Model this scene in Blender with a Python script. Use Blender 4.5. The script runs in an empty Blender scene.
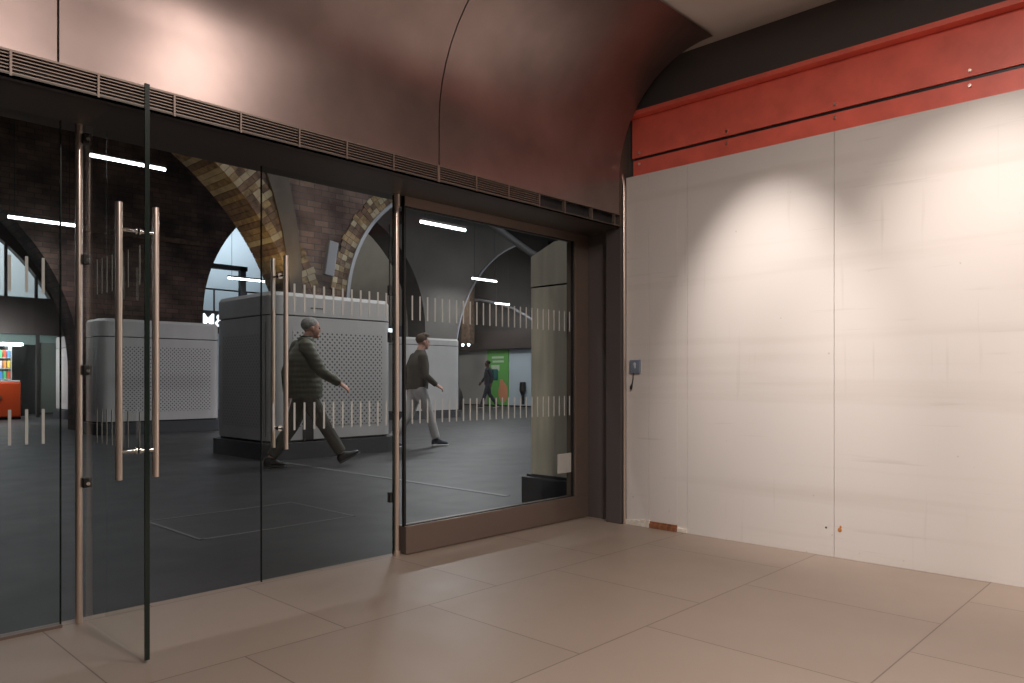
import bpy, bmesh, math, random
from mathutils import Vector, Matrix
random.seed(7)
SC = bpy.context.scene
C = SC.collection
PI = math.pi
R = math.radians

# ------------------------------------------------------------------ camera, exposure, world
cam_d = bpy.data.cameras.new('camera')
cam = bpy.data.objects.new('camera', cam_d)
C.objects.link(cam)
SC.camera = cam
cam_d.sensor_width = 36.0
cam_d.lens = 36.0 * 750 / 1024
cam_d.shift_y = (379.5 - 341.5) / 1024
cam_d.clip_start = 0.05
cam_d.clip_end = 200
cam.location = (0, 0, 1.05)
cam.rotation_euler = (R(90), 0, R(43.83 - 90))
SC.view_settings.view_transform = 'Standard'
SC.view_settings.look = 'None'
SC.view_settings.exposure = 0.0
SC.view_settings.gamma = 1.0
SC.view_settings.use_curve_mapping = False
SC.cycles.max_bounces = 10
SC.cycles.transparent_max_bounces = 24
SC.cycles.sample_clamp_indirect = 4.0
world = bpy.data.worlds.new('world')
SC.world = world
world.use_nodes = True
world.node_tree.nodes['Background'].inputs[0].default_value = (0.5, 0.6, 0.8, 1)
world.node_tree.nodes['Background'].inputs[1].default_value = 0.02

F = 3.59        # plane of the glass front
W = 4.58        # side wall
WH = 4.52       # face of the hoarding


def light(name, kind, loc, power, col=(1, 1, 1), target=None, **kw):
    d = bpy.data.lights.new(name, kind)
    d.energy = power
    d.color = col
    for k, v in kw.items():
        setattr(d, k, v)
    o = bpy.data.objects.new(name, d)
    C.objects.link(o)
    o.location = loc
    if target is not None:
        o.rotation_euler = (Vector(target) - Vector(loc)).to_track_quat('-Z', 'Y').to_euler()
    return o


WARM = (1.0, 0.905, 0.84)
COOL = (0.96, 0.965, 1.0)
# interior downlights washing the hoarding (their fittings are built below)
SPOTS = [(3.30, 2.09, 3.3, 1.32), (3.30, 0.86, 3.3, 1.27), (3.30, -0.35, 3.3, 1.27)]
for i, (x, y, z, tz) in enumerate(SPOTS):
    light('wash_spot', 'SPOT', (x, y, z - .02), (240, 198, 198)[i], WARM, (WH, y, tz),
          spot_size=R((43, 58, 58)[i]), spot_blend=(1, 1, 1)[i], shadow_soft_size=.03)
# added soft fill for the interior, out of view and without fittings
light('room_fill', 'AREA', (1.2, -0.6, 3.28), 135, WARM, (1.2, -0.6, 0), shape='RECTANGLE', size=.6, size_y=.6)
light('room_fill', 'AREA', (2.3, 0.9, 3.28), 36, WARM, (2.3, 0.9, 0), shape='RECTANGLE', size=.5, size_y=.5)


# ------------------------------------------------------------------ materials
def mat(name, col, rough=.6, metal=0.0, spec=.5, emit=None, es=0.0, noise=None, bump=None):
    m = bpy.data.materials.new(name)
    m.use_nodes = True
    nt = m.node_tree
    b = nt.nodes['Principled BSDF']
    b.inputs['Base Color'].default_value = (*col, 1)
    b.inputs['Roughness'].default_value = rough
    b.inputs['Metallic'].default_value = metal
    b.inputs['Specular IOR Level'].default_value = spec
    if emit:
        b.inputs['Emission Color'].default_value = (*emit, 1)
        b.inputs['Emission Strength'].default_value = es
    if noise:                                   # (scale, amount, detail, stretch)
        sc, am, de, st = noise
        tc = nt.nodes.new('ShaderNodeTexCoord')
        mp = nt.nodes.new('ShaderNodeMapping')
        mp.inputs['Scale'].default_value = st
        n = nt.nodes.new('ShaderNodeTexNoise')
        n.inputs['Scale'].default_value = sc
        n.inputs['Detail'].default_value = de
        r = nt.nodes.new('ShaderNodeValToRGB')
        lo = tuple(c * (1 - am) for c in col)
        hi = tuple(min(1, c * (1 + am)) for c in col)
        r.color_ramp.elements[0].color = (*lo, 1)
        r.color_ramp.elements[1].color = (*hi, 1)
        r.color_ramp.elements[0].position = .3
        r.color_ramp.elements[1].position = .7
        nt.links.new(tc.outputs['Object'], mp.inputs[0])
        nt.links.new(mp.outputs[0], n.inputs['Vector'])
        nt.links.new(n.outputs[0], r.inputs[0])
        nt.links.new(r.outputs[0], b.inputs['Base Color'])
        if bump:
            bp = nt.nodes.new('ShaderNodeBump')
            bp.inputs['Strength'].default_value = bump
            bp.inputs['Distance'].default_value = .01
            nt.links.new(n.outputs[0], bp.inputs['Height'])
            nt.links.new(bp.outputs[0], b.inputs['Normal'])
    return m


def glass_mat(name, tint=(.94, .96, .95), ior=1.25):
    m = bpy.data.materials.new(name)
    m.use_nodes = True
    nt = m.node_tree
    nt.nodes.clear()
    o = nt.nodes.new('ShaderNodeOutputMaterial')
    mx = nt.nodes.new('ShaderNodeMixShader')
    t = nt.nodes.new('ShaderNodeBsdfTransparent')
    t.inputs[0].default_value = (*tint, 1)
    g = nt.nodes.new('ShaderNodeBsdfGlossy')
    g.inputs['Roughness'].default_value = 0.0
    g.inputs[0].default_value = (1, 1, 1, 1)
    fr = nt.nodes.new('ShaderNodeFresnel')
    fr.inputs[0].default_value = ior
    ge = nt.nodes.new('ShaderNodeNewGeometry')
    sb = nt.nodes.new('ShaderNodeMath')
    sb.operation = 'SUBTRACT'
    sb.inputs[0].default_value = 1
    mu = nt.nodes.new('ShaderNodeMath')
    mu.operation = 'MULTIPLY'
    nt.links.new(ge.outputs['Backfacing'], sb.inputs[1])
    nt.links.new(sb.outputs[0], mu.inputs[0])
    nt.links.new(fr.outputs[0], mu.inputs[1])
    nt.links.new(mu.outputs[0], mx.inputs[0])
    nt.links.new(t.outputs[0], mx.inputs[1])
    nt.links.new(g.outputs[0], mx.inputs[2])
    nt.links.new(mx.outputs[0], o.inputs[0])
    return m


def brick_mat(name, c1, c2, mortar, scale=1.0, axes='XZ', blotch=.5):
    m = bpy.data.materials.new(name)
    m.use_nodes = True
    nt = m.node_tree
    b = nt.nodes['Principled BSDF']
    b.inputs['Roughness'].default_value = .85
    tc = nt.nodes.new('ShaderNodeTexCoord')
    sp = nt.nodes.new('ShaderNodeSeparateXYZ')
    cb = nt.nodes.new('ShaderNodeCombineXYZ')
    nt.links.new(tc.outputs['Object'], sp.inputs[0])
    if axes == 'XZ':                      # faces either way: x + y runs along both kinds of face
        ad = nt.nodes.new('ShaderNodeMath')
        ad.operation = 'ADD'
        nt.links.new(sp.outputs[0], ad.inputs[0])
        nt.links.new(sp.outputs[1], ad.inputs[1])
        nt.links.new(ad.outputs[0], cb.inputs[0])
        nt.links.new(sp.outputs[2], cb.inputs[1])
    br = nt.nodes.new('ShaderNodeTexBrick')
    br.inputs['Scale'].default_value = scale
    br.inputs['Color1'].default_value = (*c1, 1)
    br.inputs['Color2'].default_value = (*c2, 1)
    br.inputs['Mortar'].default_value = (*mortar, 1)
    br.inputs['Mortar Size'].default_value = .008
    br.inputs['Brick Width'].default_value = .28
    br.inputs['Row Height'].default_value = .105
    br.inputs['Bias'].default_value = -.1
    nt.links.new(cb.outputs[0], br.inputs['Vector'])
    n = nt.nodes.new('ShaderNodeTexNoise')
    n.inputs['Scale'].default_value = 1.7
    n.inputs['Detail'].default_value = 5
    mp = nt.nodes.new('ShaderNodeMapRange')
    mp.inputs[1].default_value = .35
    mp.inputs[2].default_value = .65
    mp.inputs[3].default_value = 1 - blotch
    mp.inputs[4].default_value = 1 + blotch
    nt.links.new(tc.outputs['Object'], n.inputs['Vector'])
    nt.links.new(n.outputs[0], mp.inputs[0])
    mu = nt.nodes.new('ShaderNodeVectorMath')
    mu.operation = 'SCALE'
    nt.links.new(br.outputs[0], mu.inputs[0])
    nt.links.new(mp.outputs[0], mu.inputs['Scale'])
    nt.links.new(mu.outputs[0], b.inputs['Base Color'])
    bp = nt.nodes.new('ShaderNodeBump')
    bp.inputs['Strength'].default_value = .4
    bp.inputs['Distance'].default_value = .01
    nt.links.new(br.outputs['Fac'], bp.inputs['Height'])
    bp.invert = True
    nt.links.new(bp.outputs[0], b.inputs['Normal'])
    return m


def tile_mat(name, c1, c2, mortar, w, h, rough, offs=.5):
    m = bpy.data.materials.new(name)
    m.use_nodes = True
    nt = m.node_tree
    b = nt.nodes['Principled BSDF']
    tc = nt.nodes.new('ShaderNodeTexCoord')
    br = nt.nodes.new('ShaderNodeTexBrick')
    br.offset = offs
    br.inputs['Scale'].default_value = 1
    br.inputs['Color1'].default_value = (*c1, 1)
    br.inputs['Color2'].default_value = (*c2, 1)
    br.inputs['Mortar'].default_value = (*mortar, 1)
    br.inputs['Mortar Size'].default_value = .003
    br.inputs['Brick Width'].default_value = w
    br.inputs['Row Height'].default_value = h
    n = nt.nodes.new('ShaderNodeTexNoise')
    n.inputs['Scale'].default_value = 3
    n.inputs['Detail'].default_value = 6
    mp = nt.nodes.new('ShaderNodeMapRange')
    mp.inputs[3].default_value = rough - .09
    mp.inputs[4].default_value = rough + .09
    nt.links.new(tc.outputs['Object'], br.inputs['Vector'])
    nt.links.new(tc.outputs['Object'], n.inputs['Vector'])
    nt.links.new(n.outputs[0], mp.inputs[0])
    nt.links.new(mp.outputs[0], b.inputs['Roughness'])
    nt.links.new(br.outputs[0], b.inputs['Base Color'])
    return m


def perf_mat(name, col, hole, axis, pitch=.052, rad=.0115):
    """grey panel punched with a staggered grid of round holes; axis is the horizontal axis of the face"""
    m = bpy.data.materials.new(name)
    m.use_nodes = True
    nt = m.node_tree
    b = nt.nodes['Principled BSDF']
    b.inputs['Roughness'].default_value = .55
    tc = nt.nodes.new('ShaderNodeTexCoord')
    sp = nt.nodes.new('ShaderNodeSeparateXYZ')
    nt.links.new(tc.outputs['Object'], sp.inputs[0])

    def M(op, a, bb=None):
        n = nt.nodes.new('ShaderNodeMath')
        n.operation = op
        for i, v in enumerate((a, bb)):
            if v is None:
                continue
            if isinstance(v, (int, float)):
                n.inputs[i].default_value = v
            else:
                nt.links.new(v, n.inputs[i])
        return n.outputs[0]
    u, v = sp.outputs[axis], sp.outputs[2]

    def grid(du, dv):
        a = M('SUBTRACT', M('FRACT', M('ADD', M('DIVIDE', u, pitch), du)), .5)
        c = M('SUBTRACT', M('FRACT', M('ADD', M('DIVIDE', v, pitch), dv)), .5)
        return M('SQRT', M('ADD', M('MULTIPLY', a, a), M('MULTIPLY', c, c)))
    d = M('MINIMUM', grid(100, 100), grid(100.5, 100.5))
    f = M('LESS_THAN', d, rad / pitch)
    mx = nt.nodes.new('ShaderNodeMix')
    mx.data_type = 'RGBA'
    nt.links.new(f, mx.inputs[0])
    mx.inputs[6].default_value = (*col, 1)
    mx.inputs[7].default_value = (*hole, 1)
    nt.links.new(mx.outputs[2], b.inputs['Base Color'])
    bp = nt.nodes.new('ShaderNodeBump')
    bp.invert = True
    bp.inputs['Strength'].default_value = .6
    bp.inputs['Distance'].default_value = .01
    nt.links.new(f, bp.inputs['Height'])
    nt.links.new(bp.outputs[0], b.inputs['Normal'])
    return m


def hoard_mat():
    """painted boards with long faint scuffs and specks"""
    m = bpy.data.materials.new('painted_board')
    m.use_nodes = True
    nt = m.node_tree
    b = nt.nodes['Principled BSDF']
    b.inputs['Roughness'].default_value = .62
    tc = nt.nodes.new('ShaderNodeTexCoord')
    base = (.70, .655, .625)

    def layer(prev, scale, stretch, lo, hi, col, amount, detail=4, off=0):
        mp = nt.nodes.new('ShaderNodeMapping')
        mp.inputs['Scale'].default_value = stretch
        mp.inputs['Location'].default_value = (off, off, off)
        n = nt.nodes.new('ShaderNodeTexNoise')
        n.inputs['Scale'].default_value = scale
        n.inputs['Detail'].default_value = detail
        mr = nt.nodes.new('ShaderNodeMapRange')
        mr.inputs[1].default_value = lo
        mr.inputs[2].default_value = hi
        mr.inputs[4].default_value = amount
        mx = nt.nodes.new('ShaderNodeMix')
        mx.data_type = 'RGBA'
        nt.links.new(tc.outputs['Object'], mp.inputs[0])
        nt.links.new(mp.outputs[0], n.inputs['Vector'])
        nt.links.new(n.outputs[0], mr.inputs[0])
        nt.links.new(mr.outputs[0], mx.inputs[0])
        if prev is None:
            mx.inputs[6].default_value = (*base, 1)
        else:
            nt.links.new(prev, mx.inputs[6])
        mx.inputs[7].default_value = (*col, 1)
        return mx.outputs[2]
    p = layer(None, 1.0, (1, .8, .8), .4, .7, (.63, .57, .52), .5)
    p = layer(p, 1.0, (1, .35, 9), .56, .72, (.52, .46, .41), .30, 5, 3.1)
    p = layer(p, 1.0, (1, 1.3, 26), .66, .74, (.42, .37, .34), .26, 3, 7.7)
    p = layer(p, 1.0, (1, 22, 1.1), .66, .76, (.48, .43, .38), .30, 3, 1.3)
    p = layer(p, 26, (1, 1, 1), .79, .82, (.30, .25, .22), .4, 1, 4.2)
    nt.links.new(p, b.inputs['Base Color'])
    return m


M_ = {}
M_['board'] = hoard_mat()
M_['floor_in'] = tile_mat('interior_floor', (.30, .235, .19), (.27, .21, .17), (.13, .10, .08), .9, .9, .45)
M_['floor_out'] = tile_mat('concourse_floor', (.033, .031, .032), (.027, .0255, .027), (.015, .015, .016), 1.2, .6, .50)
M_['ceil_in'] = mat('plaster_ceiling', (.62, .58, .54), .9)
M_['dark_wall'] = mat('dark_wall', (.10, .09, .085), .8)
M_['soffit'] = mat('bronze_soffit', (.085, .07, .06), .45, .3)
M_['bronze'] = mat('bronze_cladding', (.25, .185, .168), .30, .75, noise=(2.5, .18, 4, (1, 1, 1)))
M_['bronze_frame'] = mat('bronze_frame', (.20, .148, .122), .42, .45)
M_['bronze_dark'] = mat('dark_bronze_panel', (.135, .115, .112), .45, .3)
M_['rubber'] = mat('black_gasket', (.012, .012, .013), .6)
M_['steel'] = mat('brushed_steel', (.80, .68, .60), .30, .95)
M_['chrome'] = mat('chrome', (.8, .8, .8), .12, 1)
M_['black'] = mat('black_metal', (.02, .02, .022), .4, .2)
M_['red'] = mat('red_steel_paint', (.80, .15, .105), .42, noise=(6, .12, 3, (1, 1, 1)))
M_['glass'] = glass_mat('clear_glass')
M_['film'] = mat('white_film', (.46, .47, .45), .6)
M_['edge'] = mat('green_glass_edge', (.008, .016, .013), .2)
M_['brick'] = brick_mat('dark_brick', (.095, .060, .052), (.165, .11, .088), (.065, .055, .052))
M_['brick2'] = brick_mat('darker_brick', (.075, .045, .036), (.13, .075, .055), (.045, .038, .034))  # darker brick mix for the arcade further back
M_['stock1'] = mat('yellow_stock_brick', (.22, .15, .08), .85, noise=(9, .5, 4, (1, 1, 1)))
M_['stock2'] = mat('brown_stock_brick', (.12, .075, .05), .85, noise=(9, .5, 4, (1, 1, 1)))
M_['stock3'] = mat('pale_stone', (.33, .27, .18), .8, noise=(5, .25, 4, (1, 1, 1)))
M_['trim_grey'] = mat('grey_arch_trim', (.24, .24, .26), .5)
M_['render'] = mat('grey_concrete', (.095, .086, .078), .8, noise=(1.5, .12, 4, (1, 1, 1)))
M_['render_dk'] = mat('dark_concrete', (.05, .046, .044), .85, noise=(1.5, .2, 4, (1, 1, 1)))
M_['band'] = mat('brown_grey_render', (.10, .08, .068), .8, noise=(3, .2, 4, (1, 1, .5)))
M_['jet'] = mat('jet_black_soffit', (.02, .019, .02), .9)  # one even near-black colour
M_['kiosk'] = mat('grey_kiosk_panel', (.52, .49, .475), .5, noise=(3, .05, 3, (1, 1, 1)))
M_['kiosk_x'] = perf_mat('punched_panel_front', (.54, .51, .495), (.11, .105, .105), 0, pitch=.076, rad=.014)
M_['kiosk_y'] = perf_mat('punched_panel_side', (.50, .47, .455), (.33, .31, .30), 1, pitch=.076, rad=.014)
M_['plinth'] = mat('dark_plinth', (.06, .06, .066), .5)
M_['seam'] = mat('dark_joint', (.02, .02, .022), .7)
M_['pier'] = mat('stone_clad_pier', (.66, .59, .48), .7, noise=(4, .12, 4, (3, 3, .4)))
M_['tube'] = mat('lit_tube', (1, 1, 1), .5, emit=(.86, .95, 1), es=9)
M_['sign_white'] = mat('lit_sign_letters', (1, 1, 1), .5, emit=(.85, .95, 1), es=1.3)
M_['pale_wall'] = mat('pale_concourse_wall', (.50, .56, .60), .6)
M_['panel_blue'] = mat('pale_blue_panel', (.47, .54, .60), .6)
M_['panel_grey'] = mat('grey_hoarding_panel', (.36, .34, .32), .6)
M_['green'] = mat('green_poster', (.13, .38, .09), .6)
M_['orange'] = mat('orange_print', (.62, .25, .14), .6)
M_['ink'] = mat('pale_print', (.5, .6, .45), .6)
M_['counter'] = mat('orange_counter', (.62, .075, .018), .4, emit=(.62, .075, .018), es=0)
M_['shop_pale'] = mat('pale_shop_glazing', (.42, .52, .50), .35)
M_['shop_dark'] = mat('dark_shop_interior', (.05, .05, .048), .5)
M_['shop_back'] = mat('shop_back_wall', (.24, .25, .23), .6)
M_['fascia'] = mat('brown_fascia', (.055, .042, .038), .6)
M_['paper'] = mat('paper', (.62, .55, .54), .8)
M_['device'] = mat('blue_grey_plastic', (.19, .23, .30), .4)
M_['plasterw'] = mat('white_plaster', (.72, .66, .58), .9, noise=(30, .15, 3, (1, 1, 1)))
M_['woodb'] = mat('raw_brown_timber', (.26, .10, .045), .8, noise=(12, .4, 3, (1, 4, 1)))
M_['stripe'] = mat('pale_floor_strip', (.13, .13, .13), .5)
M_['stain'] = mat('rust_spot', (.50, .20, .05), .8)
M_['skin'] = mat('skin', (.62, .31, .22), .6)
M_['skin2'] = mat('skin_pale', (.50, .27, .20), .6)
M_['skin_dark'] = mat('skin_brown', (.10, .055, .04), .6)
M_['hair_grey'] = mat('grey_hair', (.30, .28, .26), .8, noise=(40, .3, 2, (1, 1, 1)))
M_['hair_brown'] = mat('brown_hair', (.07, .04, .025), .8)
M_['hair_black'] = mat('black_hair', (.012, .012, .012), .8)
M_['olive'] = mat('olive_quilted_jacket', (.085, .080, .048), .6)
M_['olive_tr'] = mat('dark_olive_trousers', (.075, .067, .052), .85)
M_['scarf'] = mat('black_collar', (.015, .014, .015), .8)
M_['shoe'] = mat('black_shoe', (.018, .017, .018), .5)
M_['brown_top'] = mat('dark_khaki_sweater', (.055, .045, .034), .85)
M_['chino'] = mat('pale_grey_trousers', (.46, .43, .42), .85)
M_['sole'] = mat('white_sole', (.65, .65, .65), .6)
M_['navy'] = mat('dark_navy_cloth', (.022, .028, .045), .85)
M_['teal'] = mat('teal_backpack', (.02, .13, .12), .6)
M_['eye'] = mat('eye', (.03, .02, .02), .3)
M_['lip'] = mat('lips', (.35, .13, .11), .5)


def quilt(m):
    nt = m.node_tree
    b = nt.nodes['Principled BSDF']
    tc = nt.nodes.new('ShaderNodeTexCoord')
    w = nt.nodes.new('ShaderNodeTexWave')
    w.bands_direction = 'Z'
    w.inputs['Scale'].default_value = 5.0
    w.inputs['Distortion'].default_value = 0
    bp = nt.nodes.new('ShaderNodeBump')
    bp.inputs['Strength'].default_value = 1
    bp.inputs['Distance'].default_value = .0035
    nt.links.new(tc.outputs['Object'], w.inputs['Vector'])
    nt.links.new(w.outputs[1], bp.inputs['Height'])
    nt.links.new(bp.outputs[0], b.inputs['Normal'])


quilt(M_['olive'])


# ------------------------------------------------------------------ mesh helpers
def bm_():
    return bmesh.new()


def box(bm, x0, x1, y0, y1, z0, z1, mi=0, bev=0.0, seg=2):
    r = bmesh.ops.create_cube(bm, size=1)
    vs = r['verts']
    for v in vs:
        v.co = Vector(((x0 + x1) / 2 + v.co.x * (x1 - x0), (y0 + y1) / 2 + v.co.y * (y1 - y0), (z0 + z1) / 2 + v.co.z * (z1 - z0)))
    fs = {f for v in vs for f in v.link_faces}
    for f in fs:
        f.material_index = mi
    if bev:
        es = list({e for v in vs for e in v.link_edges})
        bmesh.ops.bevel(bm, geom=es, offset=bev, segments=seg, affect='EDGES', profile=.5)


def cyl(bm, p0, p1, r0, r1=None, n=20, mi=0):
    p0, p1 = Vector(p0), Vector(p1)
    r1 = r0 if r1 is None else r1
    d = (p1 - p0)
    q = d.to_track_quat('Z', 'Y').to_matrix().to_4x4()
    m = Matrix.Translation((p0 + p1) / 2) @ q
    r = bmesh.ops.create_cone(bm, cap_ends=True, segments=n, radius1=r0, radius2=r1, depth=d.length, matrix=m)
    for f in {f for v in r['verts'] for f in v.link_faces}:
        f.material_index = mi


def ell(bm, c, rad, rot=None, n=20, mi=0):
    m = Matrix.Translation(Vector(c))
    if rot is not None:
        m = m @ rot
    m = m @ Matrix.Diagonal((*rad, 1))
    r = bmesh.ops.create_uvsphere(bm, u_segments=n, v_segments=max(8, n * 2 // 3), radius=1, matrix=m)
    for f in {f for v in r['verts'] for f in v.link_faces}:
        f.material_index = mi


def loft(bm, rings, n=20, mi=0, up=None):
    """rings: (centre, (ra, rb)[, normal]); elliptical rings joined along the chain, ends capped"""
    P = [Vector(r[0]) for r in rings]
    prev = None
    side = Vector(up) if up is not None else Vector((0, 1, 0))
    for i, r in enumerate(rings):
        if len(r) > 2:
            t = Vector(r[2]).normalized()
        else:
            t = (P[min(i + 1, len(P) - 1)] - P[max(i - 1, 0)]).normalized()
        s = (side - t * side.dot(t)).normalized()
        u = t.cross(s)
        ra, rb = r[1]
        ring = [bm.verts.new(P[i] + s * (ra * math.cos(2 * PI * k / n)) + u * (rb * math.sin(2 * PI * k / n))) for k in range(n)]
        if prev:
            for k in range(n):
                f = bm.faces.new((prev[k], prev[(k + 1) % n], ring[(k + 1) % n], ring[k]))
                f.material_index = mi
                f.smooth = True
        else:
            bm.faces.new(list(reversed(ring))).material_index = mi
        prev = ring
    bm.faces.new(prev).material_index = mi


def limb(bm, pts, n=14):
    """tapered round chain with ball joints: pts = [(p, r), ...]"""
    for (a, ra), (b, rb) in zip(pts[:-1], pts[1:]):
        cyl(bm, a, b, ra, rb, n)
    for p, r in pts:
        ell(bm, p, (r, r, r), n=n)


def obj(name, bm, m, parent=None, smooth=False):
    bmesh.ops.recalc_face_normals(bm, faces=bm.faces)
    me = bpy.data.meshes.new(name)
    bm.to_mesh(me)
    bm.free()
    for mm in (m if isinstance(m, (list, tuple)) else [m]):
        me.materials.append(M_[mm] if isinstance(mm, str) else mm)
    if smooth:
        for p in me.polygons:
            p.use_smooth = True
        try:
            me.set_sharp_from_angle(angle=R(40))
        except Exception:
            pass
    o = bpy.data.objects.new(name, me)
    C.objects.link(o)
    if parent is not None:
        o.parent = parent
    return o


def tag(o, label, cat=None, group=None, kind=None):
    o['label'] = label
    if cat:
        o['category'] = cat
    if group:
        o['group'] = group
    if kind:
        o['kind'] = kind
    return o


def thing(name, label, cat, loc=(0, 0, 0), rz=0, group=None, kind=None):
    o = bpy.data.objects.new(name, None)
    o.empty_display_size = .1
    C.objects.link(o)
    o.location = loc
    o.rotation_euler = (0, 0, rz)
    return tag(o, label, cat, group, kind)


def struct(name, bm, m, label, cat, smooth=False):
    return tag(obj(name, bm, m, None, smooth), label, cat, kind='structure')


def copy_tree(o, parent=None):
    c = o.copy()
    C.objects.link(c)
    if parent is not None:
        c.parent = parent
    for ch in list(o.children):
        copy_tree(ch, c)
    return c


def fuse(bm, voxel, smooth_it=6):
    """weld overlapping closed shapes into one continuous skin"""
    me = bpy.data.meshes.new('tmp')
    bmesh.ops.recalc_face_normals(bm, faces=bm.faces)
    bm.to_mesh(me)
    bm.free()
    o = bpy.data.objects.new('tmp', me)
    C.objects.link(o)
    md = o.modifiers.new('r', 'REMESH')
    md.mode = 'VOXEL'
    md.voxel_size = voxel
    sm = o.modifiers.new('s', 'SMOOTH')
    sm.factor = .5
    sm.iterations = smooth_it
    dg = bpy.context.evaluated_depsgraph_get()
    dg.update()
    me2 = bpy.data.meshes.new_from_object(o.evaluated_get(dg))
    bpy.data.objects.remove(o)
    bpy.data.meshes.remove(me)
    b = bmesh.new()
    b.from_mesh(me2)
    bpy.data.meshes.remove(me2)
    for f in b.faces:
        f.smooth = True
    return b


# ------------------------------------------------------------------ the setting: interior
bm = bm_(); box(bm, -2.6, W + .02, -2.6, F + .07, -.12, 0)
struct('floor', bm, 'floor_in', 'brown-grey stone floor inside the glass front', 'floor')
bm = bm_(); box(bm, -14, 34, F + .07, 34, -.12, 0)
struct('floor_concourse', bm, 'floor_out', 'dark grey slab floor of the concourse beyond the glass', 'floor')
bm = bm_(); box(bm, -2.6, W, -2.6, F + .05, 3.32, 3.42)
struct('ceiling', bm, 'ceil_in', 'plain ceiling over the lobby', 'ceiling')
bm = bm_(); box(bm, W, W + .15, -2.6, F + .05, 0, 3.42)
struct('wall_right', bm, 'dark_wall', 'dark side wall behind the hoarding', 'wall')
bm = bm_(); box(bm, -2.8, W + .2, -2.8, -2.6, 0, 3.42)
struct('wall_back', bm, 'dark_wall', 'dark wall closing the lobby behind the viewer', 'wall')
bm = bm_(); box(bm, -2.8, -2.6, -2.6, F + .3, 0, 3.42)
struct('wall_left', bm, 'dark_wall', 'dark wall at the left end of the lobby', 'wall')

# bulkhead over the glass: grille fascia, coved bronze cladding, soffit
bm = bm_()
box(bm, -2.6, W, 3.20, F + .12, 2.15, 2.165)
box(bm, -2.6, W, F + .10, F + .12, 2.165, 3.32)
struct('trim_1', bm, 'soffit', 'dark flat soffit running above the doors', 'soffit')

bm = bm_()
prof = [(3.20, 2.25), (3.20, 2.50)]
for k in range(1, 13):
    a = R(90 * k / 12)
    prof.append((3.20 - .75 * (1 - math.cos(a)), 2.50 + .8 * math.sin(a)))
prof_in = [(y + .02, z + .005) for y, z in prof]


def extrude_prof(bm, prof, x0, x1):
    va = [bm.verts.new((x0, y, z)) for y, z in prof]
    vb = [bm.verts.new((x1, y, z)) for y, z in prof]
    n = len(prof)
    for i in range(n):
        j = (i + 1) % n
        bm.faces.new((va[i], va[j], vb[j], vb[i]))
    bm.faces.new(va)
    bm.faces.new(list(reversed(vb)))


JX = [-2.6, -1.03, .857, 2.745, 4.46]
for a, b in zip(JX[:-1], JX[1:]):
    extrude_prof(bm, prof + prof_in[::-1], a + .004, b - .004)
box(bm, -2.6, 4.46, 3.235, 3.26, 2.25, 2.6)
struct('trim_2', bm, 'bronze', 'coved bronze metal cladding above the ventilation grille', 'cladding', smooth=True)

vg = thing('ventilation_grille', 'long narrow bronze louvre grille above the glass doors', 'grille', (-2.6, 3.2, 2.15))
bm = bm_()
box(bm, 0, 7.06, 0, .012, 0, .008)
box(bm, 0, 7.06, 0, .012, .092, .10)
obj('frame', bm, 'bronze_frame', vg)
bm = bm_(); box(bm, 0, 7.06, .05, .06, 0, .1)
tag(obj('back_plate', bm, 'black', vg), 'black recess behind the slats')
bm = bm_()
for k in range(6):
    z = .017 + k * .0132
    box(bm, 0, 6.2, .006, .022, z, z + .004)
obj('slats', bm, 'bronze_frame', vg)
dv = [1.874 - .2924 * k for k in range(1, 15)] + [1.874, 2.139, 2.43, 2.741, 3.033, 3.305, 3.589, 3.842, 4.134, 4.40]
for x in dv:
    if x < -2.55:
        continue
    w_ = .009 if abs(x - 2.741) < .01 else .004
    bm = bm_(); box(bm, x + 2.6 - w_, x + 2.6 + w_, -.002, .024, .004, .096)
    obj('divider', bm, 'bronze_frame', vg)

# side return beside the fixed pane, and the corner casing against the hoarding
bm = bm_()
box(bm, 4.555, 4.60, 3.345, F + .06, 0, 2.15)
struct('wall_return', bm, 'bronze_dark', 'dark bronze panel between the glass front and the hoarding', 'wall')
bm = bm_()
box(bm, 4.475, 4.60, 3.20, 3.335, 0, 2.155, bev=.004)
struct('trim_3', bm, 'bronze_dark', 'narrow dark metal corner casing beside the hoarding', 'casing')
bm = bm_()
for k in range(14):
    z0 = 2.16 + k * .075
    z1 = z0 + .078
    y0 = 3.20 if z0 < 2.5 else 3.20 + .0
    box(bm, 4.465, 4.60, 3.20, 3.335, z0, z1)
struct('trim_4', bm, 'bronze_frame', 'brown metal upper casing at the end of the coved cladding', 'casing')
# thin polished edge strip, curving back at the top
bm = bm_()
pts = []
for k in range(25):
    z = 1.9 + .05 * k
    yy = 3.185 + (.0 if z < 2.42 else .55 * (z - 2.42) ** 1.6)
    xx = 4.500 if z < 2.42 else 4.500
    pts.append(((xx, yy, z), (.006, .012)))
loft(bm, [((4.5, 3.185, .0), (.006, .012), (0, 0, 1))] + [(p, r, (0, 0, 1)) for p, r in pts], n=12)
tag(obj('edge_strip', bm, 'steel', None, True), 'thin polished metal edging strip where casing meets the hoarding', 'trim strip')

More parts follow.
